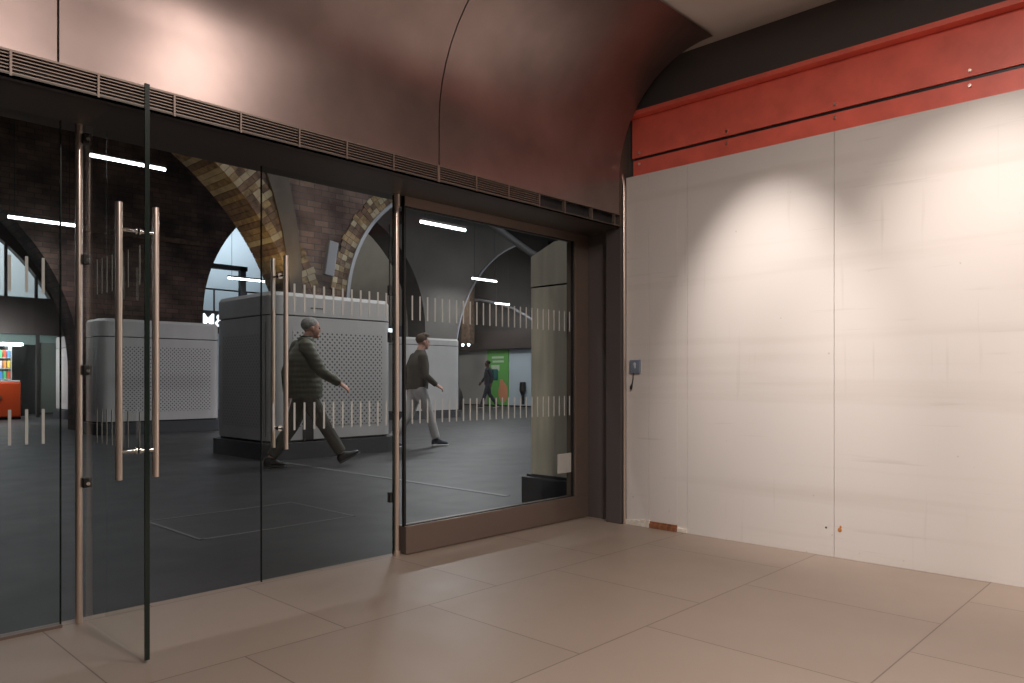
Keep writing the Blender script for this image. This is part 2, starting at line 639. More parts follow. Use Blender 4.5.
# ------------------------------------------------------------------ hoarding boards on the right
BY = [(3.187, 2.992), (2.992, 2.683), (2.683, 1.698), (1.698, .10), (.10, -1.15), (-1.15, -2.55)]
LB = ['narrow painted board at the left end carrying the small blue-grey box',
      'second painted board from the left, with raw timber showing at its foot',
      'wide painted board under the first pool of light, left of the long joint',
      'widest painted board with brightest light, right of the long joint',
      'painted board beyond the right edge of the wide bright board',
      'last painted board towards the back of the lobby']
for (a, b), l in zip(BY, LB):
    bm = bm_()
    z0 = .03 if a > 2.7 else .0
    box(bm, WH, WH + .045, b + .0015, a - .0015, z0, 2.518, bev=.0008, seg=1)
    o = tag(obj('hoarding_board', bm, 'board'), l, 'hoarding board', 'painted hoarding boards along the right wall')
bm = bm_(); box(bm, WH + .001, WH + .05, 2.7615, 2.7625, .05, 2.517)
box(bm, WH + .0005 - .002, WH + .0, 2.7600, 2.7625, .05, 2.517)
tag(obj('joint_strip', bm, 'board'), 'faint vertical cover joint on the second hoarding board', 'joint')
# broken plaster, timber block at the foot
bm = bm_()
for k in range(9):
    y = 3.18 - k * .022
    box(bm, WH - .012 - random.random() * .008, WH + .03, y - .026, y, 0, .03 + random.random() * .022)
tag(obj('plaster_lump', bm, 'plasterw'), 'broken white plaster along the foot of the leftmost board', 'plaster')
bm = bm_(); box(bm, WH - .016, WH + .03, 2.76, 2.985, .0, .03, bev=.002)
box(bm, WH - .006, WH + .03, 2.76, 2.985, .03, .045)
tag(obj('timber_block', bm, 'woodb'), 'raw brown timber batten exposed below the second board', 'timber batten')
bm = bm_(); box(bm, WH - .012, WH + .03, 2.68, 2.757, 0, .03, bev=.003)
tag(obj('plaster_patch', bm, 'plasterw'), 'white plaster patch right of the exposed timber batten', 'plaster')
bm = bm_()
ell(bm, (WH - .001, 1.665, .165), (.003, .012, .013), n=12)
ell(bm, (WH - .001, 1.66, .183), (.003, .006, .008), n=10)
tag(obj('rust_mark', bm, 'stain'), 'small orange rust mark low on the widest board', 'stain')
bm = bm_()
ell(bm, (WH - .0005, 1.745, .168), (.002, .005, .006), n=10)
tag(obj('screw_hole', bm, 'shoe'), 'tiny dark screw hole left of the rust mark', 'screw hole')

# wall device with dangling cable
dev = thing('wall_box', 'small square blue-grey box with white mark on leftmost board', 'wall box', (WH, 3.10, 1.145))
bm = bm_(); box(bm, -.018, 0, -.043, .043, -.05, .045, bev=.004)
obj('housing', bm, 'device', dev)
bm = bm_(); box(bm, -.021, -.017, -.032, .032, -.034, .036, bev=.002)
obj('face_plate', bm, 'device', dev)
bm = bm_()
ell(bm, (-.0215, -.001, .014), (.003, .012, .015), n=14)
ell(bm, (-.0215, -.005, -.004), (.003, .008, .012), n=14)
tag(obj('white_mark', bm, 'pale_wall', dev), 'white symbol')
bm = bm_()
loft(bm, [((-.008, .016, -.05), (.0035, .0035)), ((-.008, .018, -.08), (.0035, .0035)), ((-.01, .024, -.12), (.004, .004)), ((-.011, .034, -.15), (.010, .009)), ((-.01, .036, -.168), (.008, .007))], n=10)
obj('cable', bm, 'shoe', dev, True)

# red steel beam over the hoarding
rb = thing('steel_beam', 'red painted steel beam running along the top of the hoarding', 'beam', (4.545, 0, 2.52), kind='structure')
bm = bm_()
box(bm, 0, .03, -2.55, 3.14, -.0, .115)
obj('lower_flange', bm, 'red', rb)
bm = bm_(); box(bm, .012, .03, -2.55, 3.14, .115, .135)
tag(obj('shadow_gap', bm, 'black', rb), 'black gap between the two flanges')
bm = bm_(); box(bm, -.0, .03, -2.55, 3.15, .135, .42)
obj('web', bm, 'red', rb)
bm = bm_(); box(bm, -.07, .03, -2.55, 3.16, .42, .45)
obj('upper_flange', bm, 'red', rb)
for yy in (3.085, 2.4, 1.7, 1.0, .3):
    for zz in (.085, .165):
        bm = bm_(); cyl(bm, (-.010, yy, zz), (.003, yy, zz), .009, n=8)
        obj('bolt', bm, 'steel', rb)

# spot fittings in the ceiling
def downlight(x, y, z, label, tz=None):
    t = thing('downlight', label, 'downlight', (x, y, z), group='recessed downlights in the lobby ceiling')
    bm = bm_()
    n = 28
    for r0, r1, z0, z1 in ((.075, .075, 0, .012), (.075, .06, 0, 0), (.06, .05, 0, .05)):
        va = [bm.verts.new((r0 * math.cos(2 * PI * k / n), r0 * math.sin(2 * PI * k / n), z0)) for k in range(n)]
        vb = [bm.verts.new((r1 * math.cos(2 * PI * k / n), r1 * math.sin(2 * PI * k / n), z1)) for k in range(n)]
        for k in range(n):
            bm.faces.new((va[k], va[(k + 1) % n], vb[(k + 1) % n], vb[k]))
    obj('bezel', bm, 'steel', t, True)
    bm = bm_(); cyl(bm, (0, 0, .03), (0, 0, .04), .05, n=24)
    obj('lamp', bm, 'tube_warm', t)
    return t


M_['tube_warm'] = mat('warm_lamp_face', (1, 1, 1), .5, emit=(1, .85, .7), es=6)
for (x, y, z, tz), l in zip(SPOTS, ('downlight nearest the glass front, lighting the left pool on the boards', 'middle downlight lighting the widest hoarding board', 'rear downlight lighting the boards behind the viewer')):
    downlight(x, y, 3.30, l)

# ------------------------------------------------------------------ glass front
ZT = 2.15


def strips(parent, xs, zr, y):
    bm = bm_()
    for x in xs:
        for z0, z1 in zr:
            box(bm, x - .0056, x + .0056, y, y + .0012, z0, z1)
    return tag(obj('safety_strips', bm, 'film', parent), 'rows of short white vertical strips stuck on the glass')


ZR = ((.782, .927), (1.41, 1.558))
# window_1 : fixed pane on the left
w1 = thing('window_1', 'frameless fixed glass pane at the left end of the front', 'window', (0, F, 0), kind='structure')
bm = bm_(); box(bm, -2.55, .968, -.006, .006, .012, ZT)
obj('glass_pane', bm, 'glass', w1)
bm = bm_(); box(bm, .968, .972, -.007, .007, .012, ZT)
obj('pane_edge', bm, 'edge', w1)
bm = bm_(); box(bm, -2.55, .972, -.02, .02, 0, .012)
obj('floor_channel', bm, 'bronze_frame', w1)
strips(w1, [.904 - .0598 * k for k in range(0, 50)], ZR, -.008)

# window_2 : fixed framed pane on the right
w2 = thing('window_2', 'large fixed glass pane in a bronze frame, right of the doors', 'window', (0, F, 0), kind='structure')
bm = bm_(); box(bm, 2.80, 4.40, -.006, .006, .165, 2.10)
obj('glass_pane', bm, 'glass', w2)
bm = bm_(); box(bm, 2.795, 4.556, -.03, .06, 0.004, .17, bev=.003)
obj('bottom_rail', bm, 'bronze_frame', w2)
bm = bm_(); box(bm, 2.795, 4.556, -.02, .05, 2.093, 2.151, bev=.002)
obj('top_rail', bm, 'bronze_frame', w2)
bm = bm_(); box(bm, 4.40, 4.555, -.03, .06, .17, 2.093, bev=.003)
obj('side_rail', bm, 'bronze_frame', w2)
bm = bm_()
box(bm, 2.795, 2.808, -.012, .012, .165, 2.15)
box(bm, 4.392, 4.402, -.010, .010, .17, 2.093)
box(bm, 2.80, 4.40, -.010, .010, .165, .174)
box(bm, 2.80, 4.40, -.010, .010, 2.086, 2.094)
obj('gasket', bm, 'rubber', w2)
strips(w2, [2.860 + .0598 * k for k in range(26)], ZR, -.008)

# doors
LEAF = .70


def handle(parent, side, x, L=1.0, z0=.69):
    """one bar of the pair; the leaf lies in local XZ, thickness along y"""
    bm = bm_()
    y = side * .066
    cyl(bm, (x, y, z0), (x, y, z0 + L), .0125, n=24)
    o = obj('pull_handle', bm, 'steel', parent, True)
    bm = bm_()
    for z in (z0 + .105, z0 + L - .10):
        cyl(bm, (x, side * .004, z), (x, y, z), .0075, n=16)
        cyl(bm, (x, side * .004, z), (x, side * .010, z), .014, n=18)
    obj('standoff', bm, 'chrome', o, True)
    return o


# closed leaf (door_2): local x from its meeting edge to the pivot
d2 = thing('door_2', 'closed frameless glass door leaf with tall bar handles', 'door', (1.882, F, 0), kind='structure')
bm = bm_(); box(bm, .003, .838, -.006, .006, .012, ZT - .006)
obj('glass_pane', bm, 'glass', d2)
bm = bm_()
box(bm, 0, .003, -.0065, .0065, .012, ZT - .006)
box(bm, .838, .842, -.0065, .0065, .012, ZT - .006)
obj('pane_edge', bm, 'edge', d2)
handle(d2, -1, .103)
handle(d2, 1, .103)
strips(d2, [2.068 - 1.882 + .0598 * k for k in range(-2, 11) if k != -1], ZR, -.008)

# open leaf (door_1), swung at right angles into the lobby
d1 = thing('door_1', 'open frameless glass door leaf swung towards the viewer, with tall bar handles', 'door', (1.067, F - .02, 0), kind='structure')
d1.rotation_euler = (0, 0, R(-90))
bm = bm_(); box(bm, 0, .672, -.006, .006, .012, ZT - .006)
obj('glass_pane', bm, 'glass', d1)
bm = bm_(); box(bm, .669, .677, -.0085, .0085, .012, ZT - .006)
obj('pane_edge', bm, 'edge', d1)
handle(d1, -1, .580, 1.036, .675)
handle(d1, 1, .580, 1.036, .675)
strips(d1, [.10 + .0598 * k for k in range(10) if k != 7], ZR, .007)

for x, l in ((1.041, 'full-height brushed steel door post with three clamps, left of the open leaf'), (2.745, 'full-height brushed steel door post between closed leaf and framed pane')):
    t = thing('door_post', l, 'post', (x, F, 0), group='brushed steel door posts')
    r = .0145 if x < 2 else .0165
    bm = bm_(); cyl(bm, (0, 0, 0), (0, 0, 2.15), r, n=24)
    obj('pole', bm, 'steel', t, True)
    if x > 2:
        bm = bm_(); cyl(bm, (0, 0, 2.075), (0, 0, 2.15), .024, n=24)
        obj('collar', bm, 'steel', t, True)
        bm = bm_(); cyl(bm, (0, 0, 0), (0, 0, .03), .024, n=24)
        obj('foot_collar', bm, 'steel', t, True)
        bm = bm_()
        box(bm, .012, .055, .008, .03, 1.985, 2.06, bev=.003)
        tag(obj('bracket', bm, 'black', t), 'small black bracket')
    for z in ((.605, 1.091, 1.569, 2.09) if x < 2 else (.35, 1.30, 1.58)):
        if x < 2:
            bm = bm_(); box(bm, .008, .042, -.030, .016, z - .022, z + .022, bev=.004)
            c = obj('clamp', bm, 'black', t)
            bm = bm_(); cyl(bm, (.026, -.036, z - .004), (.026, -.028, z - .004), .008, n=14)
            obj('clamp_screw', bm, 'chrome', c)
        else:
            bm = bm_(); box(bm, -.045, -.008, .004, .03, z - .03, z + .03, bev=.004)
            obj('clamp', bm, 'black', t)

# notice stuck behind the framed pane
bm = bm_(); box(bm, 4.235, 4.392, F + .008, F + .010, .352, .497)
nt_ = tag(obj('paper_notice', bm, 'paper'), 'blank pinkish paper stuck low on the glass beside the stone pier', 'paper')

# ------------------------------------------------------------------ outside: brick arch walls
def arch_wall(name, label, x0, x1, ztop, arches, y0, y1, m, mat_in=None):
    """wall in an XZ plane with arched openings down to the floor; arches (cx, cz, r, half width)"""
    bm = bm_()
    xs = {x0, x1}
    segs = []
    for cx, cz, r in arches:
        for k in range(0, 49):
            a = PI * k / 48
            x = cx - r * math.cos(a)
            if x0 < x < x1:
                xs.add(round(x, 5))
        for e in (cx - r, cx + r):
            if x0 < e < x1:
                segs.append(round(e, 5))
    xs = sorted(xs)

    def bot(x, mid):
        for cx, cz, r in arches:
            if cx - r < mid < cx + r:
                return cz + math.sqrt(max(0, r * r - (x - cx) ** 2))
        return 0.0
    prev_r = None
    for a, b in zip(xs[:-1], xs[1:]):
        mid = (a + b) / 2
        za, zb = bot(a, mid), bot(b, mid)
        vs = [bm.verts.new(p) for p in ((a, y0, za), (b, y0, zb), (b, y0, ztop), (a, y0, ztop), (a, y1, za), (b, y1, zb), (b, y1, ztop), (a, y1, ztop))]
        fs = [(0, 1, 2, 3), (7, 6, 5, 4), (0, 4, 5, 1), (3, 2, 6, 7)]
        if prev_r is None or abs(prev_r - za) > 1e-4:
            lo = [bm.verts.new((a, yy, 0 if prev_r is None else min(prev_r, za))) for yy in (y0, y1)]
            hi = [bm.verts.new((a, yy, ztop if prev_r is None else max(prev_r, za))) for yy in (y0, y1)]
            if (lo[0].co - hi[0].co).length > 1e-4:
                bm.faces.new((lo[0], hi[0], hi[1], lo[1]))
        prev_r = zb
        for i, f in enumerate(fs):
            ff = bm.faces.new([vs[j] for j in f])
            if i == 2 and mat_in is not None:
                ff.material_index = 1
    vs = [bm.verts.new((x1, yy, zz)) for yy, zz in ((y0, prev_r), (y1, prev_r), (y1, ztop), (y0, ztop))]
    bm.faces.new(vs)
    return struct(name, bm, [m] + ([mat_in] if mat_in else []), label, 'wall')


def ring(name, label, cx, cz, r, a0, a1, depth, y0, y1, n, mats, jitter=.10, group=None):
    """voussoir blocks round an arch"""
    bm = bm_()
    for k in range(n):
        b0 = a0 + (a1 - a0) * k / n
        b1 = a0 + (a1 - a0) * (k + .93) / n
        dd = depth * (1 + random.uniform(-jitter, jitter) * (1 if k % 2 else -.3))
        nrow = 3
        pr = 0
        mi0 = random.choice((0, 0, 1, 1, 1, 2)) if len(mats) == 3 else 0
        for j in range(nrow):
            ra = r - .0 + dd * j / nrow + (.006 if j else 0)
            rb_ = r + dd * (j + 1) / nrow
            v = []
            for yy in (y0, y1):
                for rr, aa in ((ra, b0), (rb_, b0), (rb_, b1), (ra, b1)):
                    v.append(bm.verts.new((cx + rr * math.cos(aa), yy, cz + rr * math.sin(aa))))
            mi = mi0 if random.random() < .5 else random.choice(range(len(mats)))
            for f in ((0, 1, 2, 3), (7, 6, 5, 4), (0, 4, 5, 1), (1, 5, 6, 2), (2, 6, 7, 3), (3, 7, 4, 0)):
                bm.faces.new([v[i] for i in f]).material_index = mi
    o = obj(name, bm, mats)
    return tag(o, label, 'arch ring', group, 'structure')


Y1, Y1b = 11.3, 12.1
A1 = (2.30, .885, 4.54)
A2 = (9.87, 2.40, 2.35)
arch_wall('wall_arcade', 'near brick arcade wall with a wide arch and narrower arch', -9, 9.87, 7.2, [(-6.9 - .9, .895, 4.24), A1, A2], Y1, Y1b, 'brick')
ring('trim_5', 'yellow and brown brick edging round the wide near arch', A1[0], A1[1], A1[2] - .02, R(2), R(90), .46, Y1 - .03, Y1b + .01, 70, ['stock1', 'stock2', 'stock3'])
ring('trim_6', 'yellow and brown brick edging round the narrower near arch', A2[0], A2[1], A2[2] + .01, R(92), R(180), .30, Y1 - .03, Y1 + .3, 36, ['stock1', 'stock2', 'stock3'])
# pale arch lining strip on the narrow arch
bm = bm_()
for k in range(24, 48):
    a0, a1 = PI * k / 48, PI * (k + 1) / 48
    v = []
    for yy in (Y1 - .06, Y1b):
        for rr, aa in ((A2[2] - .05, a0), (A2[2] + .015, a0), (A2[2] + .015, a1), (A2[2] - .05, a1)):
            v.append(bm.verts.new((A2[0] + rr * math.cos(aa), yy, A2[1] + rr * math.sin(aa))))
    for f in ((0, 1, 2, 3), (7, 6, 5, 4), (1, 5, 6, 2), (3, 7, 4, 0)):
        bm.faces.new([v[i] for i in f])
box(bm, A2[0] - A2[2] - .015, A2[0] - A2[2] + .05, Y1 - .06, Y1b, 0, A2[1])
struct('trim_7', bm, 'trim_grey', 'smooth grey lining round the narrower near arch', 'arch lining')
bm = bm_(); box(bm, 9.87, 34, Y1, Y1b, 4.75, 7.2)
struct('wall_arcade_beam', bm, 'brick', 'brick wall carried on a flat beam right of the narrower arch', 'wall')

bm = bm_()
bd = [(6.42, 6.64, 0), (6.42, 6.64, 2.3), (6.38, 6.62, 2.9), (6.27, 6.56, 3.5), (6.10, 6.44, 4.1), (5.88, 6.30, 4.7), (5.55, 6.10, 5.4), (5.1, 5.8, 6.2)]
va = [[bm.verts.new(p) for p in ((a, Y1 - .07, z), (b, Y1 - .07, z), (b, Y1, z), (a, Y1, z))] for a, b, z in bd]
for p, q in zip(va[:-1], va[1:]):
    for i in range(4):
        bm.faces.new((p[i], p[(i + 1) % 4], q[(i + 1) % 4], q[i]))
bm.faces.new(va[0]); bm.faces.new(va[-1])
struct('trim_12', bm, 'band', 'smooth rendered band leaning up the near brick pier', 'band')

Y2, Y2b = 17.0, 17.8
B1 = (.6, 1.2, 4.35)
B2 = (10.77, 2.5, 3.28)
arch_wall('wall_second_arcade', 'second, darker brick arcade wall further back', -9, 10.77, 8, [(-8.9, 1.2, 4.35), B1, B2], Y2, Y2b, 'brick2')
B3 = (19.3, 1.6, 4.1)
arch_wall('wall_far_concrete', 'smooth grey concrete arch wall at the right of the concourse', 10.77, 27, 8, [B2, B3], Y2, Y2b, 'render', 'render')
bm = bm_(); box(bm, 4.96, 7.45, Y2 - .06, Y2, 4.08, 4.2, bev=.02)
struct('trim_8', bm, 'stock2', 'plain stone band across the far brick pier', 'band')
for nm, (cx, cz, r), lab in (('trim_9', B3, 'pale thin rim of the rightmost far arch'),):
    bm = bm_()
    for k in range(48):
        a0, a1 = PI * k / 48, PI * (k + 1) / 48
        v = []
        for yy in (Y2 - .05, Y2 + .05):
            for rr, aa in ((r - .02, a0), (r + .02, a0), (r + .02, a1), (r - .02, a1)):
                v.append(bm.verts.new((cx + rr * math.cos(aa), yy, cz + rr * math.sin(aa))))
        for f in ((0, 1, 2, 3), (7, 6, 5, 4), (1, 5, 6, 2), (3, 7, 4, 0)):
            bm.faces.new([v[i] for i in f])
    struct(nm, bm, 'trim_grey', lab, 'arch rim')
# ceilings over the concourse
bm = bm_(); box(bm, -9, 34, F + .12, 34, 7.2, 7.4)
struct('ceiling_concourse', bm, 'jet', 'soot-black ceiling over the concourse', 'ceiling')
bm = bm_(); box(bm, -9, W + .2, F + .12, F + .3, 3.42, 7.2)
box(bm, W + .2, 34, F + .12, F + .3, 3.42, 7.2)
struct('wall_upper_front', bm, 'jet', 'black wall above the glass front, facing the concourse', 'wall')

# end wall of left tunnel with lit lunette
YE = 24.0
E1 = (1.94, 1.2, 4.8)
arch_wall('wall_tunnel_end', 'dark end wall of the left tunnel framing the lit half-round window', -9, 7.3, 7.2, [E1], YE, YE + .3, 'fascia')
bm = bm_(); box(bm, -9, 7.3, YE + 3.6, YE + 3.8, 0, 7.2)
struct('wall_shop_back', bm, 'pale_wall', 'pale wall seen through the lit half-round window', 'wall')
lw = thing('window_3', 'half-round window of the left tunnel end', 'window', (0, YE, 0), kind='structure')
bm = bm_()
for x in (-1.5, -.4, .7, 1.8, 2.9, 4.0, 5.18, 5.9):
    zt = E1[1] + math.sqrt(E1[2] ** 2 - (x - E1[0]) ** 2)
    box(bm, x - .035, x + .035, .02, .10, 3.2, zt + .02)
obj('window_frame', bm, 'render_dk', lw)
bm = bm_(); box(bm, -2.8, 6.3, .10, .112, 3.3, 6.0)
obj('glass_pane', bm, 'glass', lw)
bm = bm_(); box(bm, -3.2, 6.75, YE - .02, YE + .28, 2.30, 3.32)
struct('trim_10', bm, 'fascia', 'dark brown fascia band between the half-round window and the shop', 'fascia')
# shopfront under the fascia
sf = thing('shopfront', 'glazed shopfront under the brown fascia at the left', 'shopfront', (0, YE, 0), kind='structure')
bm = bm_()
for x in (-2.4, -1.2, 0, 1.2, 2.4, 3.6, 4.8, 5.93, 6.6):
    box(bm, x - .04, x + .04, .0, .08, 0, 2.3)
obj('mullion', bm, 'render_dk', sf)
bm = bm_(); box(bm, -2.8, 6.65, .03, .045, .05, 2.3)
obj('glass_pane', bm, 'glass', sf)
bm = bm_(); box(bm, -2.8, 6.65, .9, .95, 2.05, 2.34)
tag(obj('pale_top_band', bm, 'shop_pale', sf), 'pale band at the top of the shop window')  # plain pale band across the window top
bm = bm_(); box(bm, 5.98, 6.56, .06, .12, .12, 2.08)
tag(obj('door_panel', bm, 'shop_back', sf), 'grey-green shop door panel')
bm = bm_(); box(bm, 5.5, 5.9, 1.1, 1.7, 0, 2.05)
tag(obj('dark_screen', bm, 'shop_dark', sf), 'dark screen behind the shop glass')
bm = bm_(); box(bm, -9, 7.3, YE + 2.2, YE + 2.3, 0, 2.6)
struct('wall_shop', bm, 'shop_dark', 'dark back wall inside the left shop', 'wall')

ct = thing('shop_counter', 'bright orange-red shop counter at the far left', 'counter', (4.9, YE - .9, 0))
bm = bm_(); box(bm, -1.9, .42, 0, .7, .06, .98, bev=.03)
obj('body', bm, 'counter', ct)
bm = bm_(); box(bm, -1.88, .40, .02, .68, .98, 1.03, bev=.01)
obj('worktop', bm, 'film', ct)
bm = bm_(); box(bm, -1.9, .42, .04, .66, 0, .06)
obj('toe_kick', bm, 'black', ct)
bm = bm_(); ell(bm, (-.16, -.012, .58), (.15, .02, .09), n=20)
tag(obj('oval_badge', bm, 'woodb', ct), 'dark oval badge on the counter front')
dsp = thing('snack_display', 'brightly lit snack display rack standing on the orange counter', 'display', (4.85, YE - .62, 1.03))
bm = bm_()
for z in (.02, .3, .58):
    box(bm, -1.2, .30, -.1, .2, z, z + .02)
for x in (-1.2, -.45, .29):
    box(bm, x - .01, x + .01, -.1, .2, 0, .9)
obj('rack', bm, 'film', dsp)
cols = [(.7, .1, .05), (.8, .6, .1), (.1, .3, .7), (.75, .75, .8), (.1, .5, .2), (.9, .35, .1)]
SN = [mat('wrapper', c, .4) for c in cols]
for j, z in enumerate((.04, .32, .60)):
    for k in range(9, 16):
        x = -1.15 + k * .09
        t_ = obj('snack_packet', (lambda b: (box(b, x, x + .07, -.09, .02, z, z + .195, bev=.012), b)[1])(bm_()), SN[(k * 2 + j) % 6])
        t_.location = dsp.location
        tag(t_, 'small coloured snack packet lined up in the display rack', 'packet', 'snack packets in the lit rack')
bm = bm_(); box(bm, -1.25, .55, -.14, .22, .92, .99, bev=.01)
obj('light_hood', bm, 'tube', dsp)
light('shop_light', 'AREA', (4.2, YE - 1.4, 2.3), 55, COOL, (4.2, YE - .4, .8), shape='RECTANGLE', size=2, size_y=.3)
light('shop_light', 'AREA', (3.5, YE + 1.6, 2.2), 60, COOL, (3.5, YE + 1.0, 1.2), shape='RECTANGLE', size=5, size_y=.3)
light('lunette_light', 'AREA', (2.5, YE + 1.5, 6.6), 620, COOL, (3.5, YE + 3.6, 4.0), shape='RECTANGLE', size=7, size_y=.4)

# far wall behind the second arcade (pale, lit concourse) with its gantry, balustrade and sign
YM = 22.0
bm = bm_(); box(bm, 7.4, 15.0, YM + 4.0, YM + 4.2, 0, 7.2)
struct('wall_far', bm, 'pale_wall', 'pale blue-grey wall of the brightly lit far hall', 'wall')
bm = bm_(); box(bm, 13.2, 20.6, YM + 1.0, YM + 1.2, 0, 7.2)
struct('wall_far_grey', bm, 'render', 'grey wall of the dim hall behind the narrow arch', 'wall')
bm = bm_(); box(bm, 7.3, 7.4, Y2b, YM + 4, 0, 7.2)
struct('wall_between', bm, 'render_dk', 'dark wall between the tunnel and the far hall', 'wall')
light('hall_fill', 'AREA', (11.2, YM + 2.2, 6.8), 170, (.8, .92, 1), (11.2, YM + 4, 3.2), shape='RECTANGLE', size=5, size_y=.4)  # added area lamps without fittings, to brighten the hall walls
light('hall_fill', 'AREA', (16.5, YM - 1.5, 6.8), 110, (1, .96, .9), (16.5, YM + 1, 2.5), shape='RECTANGLE', size=4, size_y=.4)
g = thing('gantry', 'dark steel post-and-beam gantry above the lit sign', 'gantry', (0, YM, 0), kind='structure')
bm = bm_(); box(bm, 10.83, 11.0, -.08, .08, 3.1, 4.5)
obj('post', bm, 'black', g)
bm = bm_(); box(bm, 8.6, 11.05, -.08, .08, 4.38, 4.52)
obj('beam', bm, 'black', g)
bm = bm_(); box(bm, 8.6, 14.5, .1, 1.9, 2.95, 3.1)
obj('deck', bm, 'render_dk', g)
bl = thing('balustrade', 'slim dark rail and posts on the deck above the lit sign', 'balustrade', (0, YM + .2, 3.1))
bm = bm_(); cyl(bm, (8.6, 0, .68), (12.4, 0, .68), .025, n=12)
obj('handrail', bm, 'black', bl, True)
for x in (8.7, 9.4, 10.12, 11.15, 11.8, 12.4):
    bm = bm_(); box(bm, x - .02, x + .02, -.02, .02, 0, .68)
    obj('post', bm, 'black', bl)
sg = thing('shop_sign', 'black box sign with glowing white letters behind the grey kiosks', 'sign', (0, YM - .25, 0))
bm = bm_(); box(bm, 9.30, 12.2, 0, .14, 2.42, 3.09, bev=.01)
obj('sign_box', bm, 'black', sg)
for ch, x in (('M', 9.52), ('&', 9.93), ('S', 10.33)):
    cu = bpy.data.curves.new('letter', 'FONT')
    cu.body = ch
    cu.size = .52
    cu.extrude = .02
    cu.offset = .004
    o = bpy.data.objects.new('letter', cu)
    C.objects.link(o)
    bpy.context.view_layer.update()
    me = bpy.data.meshes.new_from_object(o)
    bpy.data.objects.remove(o)
    me.materials.append(M_['sign_white'])
    o = bpy.data.objects.new('letter', me)
    C.objects.link(o)
    o.parent = sg
    o.location = (x, -.03, 2.63)
    o.rotation_euler = (R(90), 0, 0)
# slanting pale roof strip inside the far hall
bm = bm_()
a, b = Vector((10.6, 19.0, 4.95)), Vector((12.3, 19.0, 3.55))
loft(bm, [((9.2, 19.0, 5.5), (.1, .14)), (a, (.1, .14)), (b, (.1, .14)), ((12.9, 19.0, 2.6), (.1, .14))], n=8)
tag(obj('arch_rib', bm, 'stock3'), 'pale slanting arch rib inside the far hall', 'rib', kind='structure')


# ------------------------------------------------------------------ tube lights
def tube_light(loc, L, label, power=35, proto=[None], seen=True):
    t = thing('tube_light', label, 'tube light', loc, group='slim tube lights over the concourse')
    bm = bm_(); box(bm, -L / 2, L / 2, -.04, .04, .03, .07, bev=.008)
    obj('housing', bm, 'render', t)
    bm = bm_(); cyl(bm, (-L / 2 + .01, 0, 0), (L / 2 - .01, 0, 0), .027, n=16)
    obj('tube', bm, 'tube', t, True)
    for x in (-L * .4, L * .4):
        bm = bm_(); cyl(bm, (x, 0, .06), (x, 0, 7.2 - loc[2]), .006, n=8)
        obj('suspension_rod', bm, 'black', t)
    light('tube_lamp', 'AREA', (loc[0], loc[1], loc[2] - .05), power, COOL, (loc[0], loc[1], 0), shape='RECTANGLE', size=L, size_y=.08)
    return t


tube_light((4.03, 16.0, 4.0), 1.12, 'tube light at the far left, over the tunnel by the shop', 20)
tube_light((4.68, 13.5, 4.73), 1.22, 'tube light above the tall handles of the open door', 15)
tube_light((9.46, 10.9, 3.99), 1.14, 'brightest tube light, high in the framed pane', 120)
tube_light((15.2, 15.7, 3.95), 1.0, 'smaller tube light further away in the framed pane', 60)
tube_light((20.0, 19.7, 3.88), .75, 'faint tube light farthest away in the framed pane', 12)
tube_light((10.6, 21.0, 4.0), 1.25, 'slim tube light glowing inside the lit far hall', 15)
for x, y, p in ((8.6, 6.6, 150), (12.5, 7.5, 150), (17, 8.5, 150), (1.6, 5.1, 55), (6.1, 6.3, 85), (13.5, 13.5, 65), (19.5, 14.0, 120)):  # added tubes, hidden above the soffit line, to brighten kiosks and pier
    tube_light((x, y, 6.4), 1.2, 'added tube light high over the concourse, out of view, brightening kiosks and pier', p)
# daylight-cool spill from the right end of the concourse
light('concourse_spill', 'AREA', (26, 9, 3.2), 150, (.55, .74, 1.0), (15, 12, -1.5), shape='RECTANGLE', size=6, size_y=3)


# ------------------------------------------------------------------ kiosks
def rrect(x0, x1, y0, y1, r, n=8):
    pts = []
    for cx, cy, a0 in ((x1 - r, y1 - r, 0), (x0 + r, y1 - r, 90), (x0 + r, y0 + r, 180), (x1 - r, y0 + r, 270)):
        for k in range(n + 1):
            a = R(a0 + 90 * k / n)
            pts.append((cx + r * math.cos(a), cy + r * math.sin(a)))
    return pts


def prism(bm, pts, z0, z1, mi=0, inset_top=0):
    n = len(pts)
    cx = sum(p[0] for p in pts) / n
    cy = sum(p[1] for p in pts) / n
    lo = [bm.verts.new((x, y, z0)) for x, y in pts]
    hi = [bm.verts.new((cx + (x - cx) * (1 - inset_top), cy + (y - cy) * (1 - inset_top), z1)) for x, y in pts]
    for k in range(n):
        f = bm.faces.new((lo[k], lo[(k + 1) % n], hi[(k + 1) % n], hi[k]))
        f.material_index = mi
        f.smooth = True
    bm.faces.new(list(reversed(lo))).material_index = mi
    bm.faces.new(hi).material_index = mi


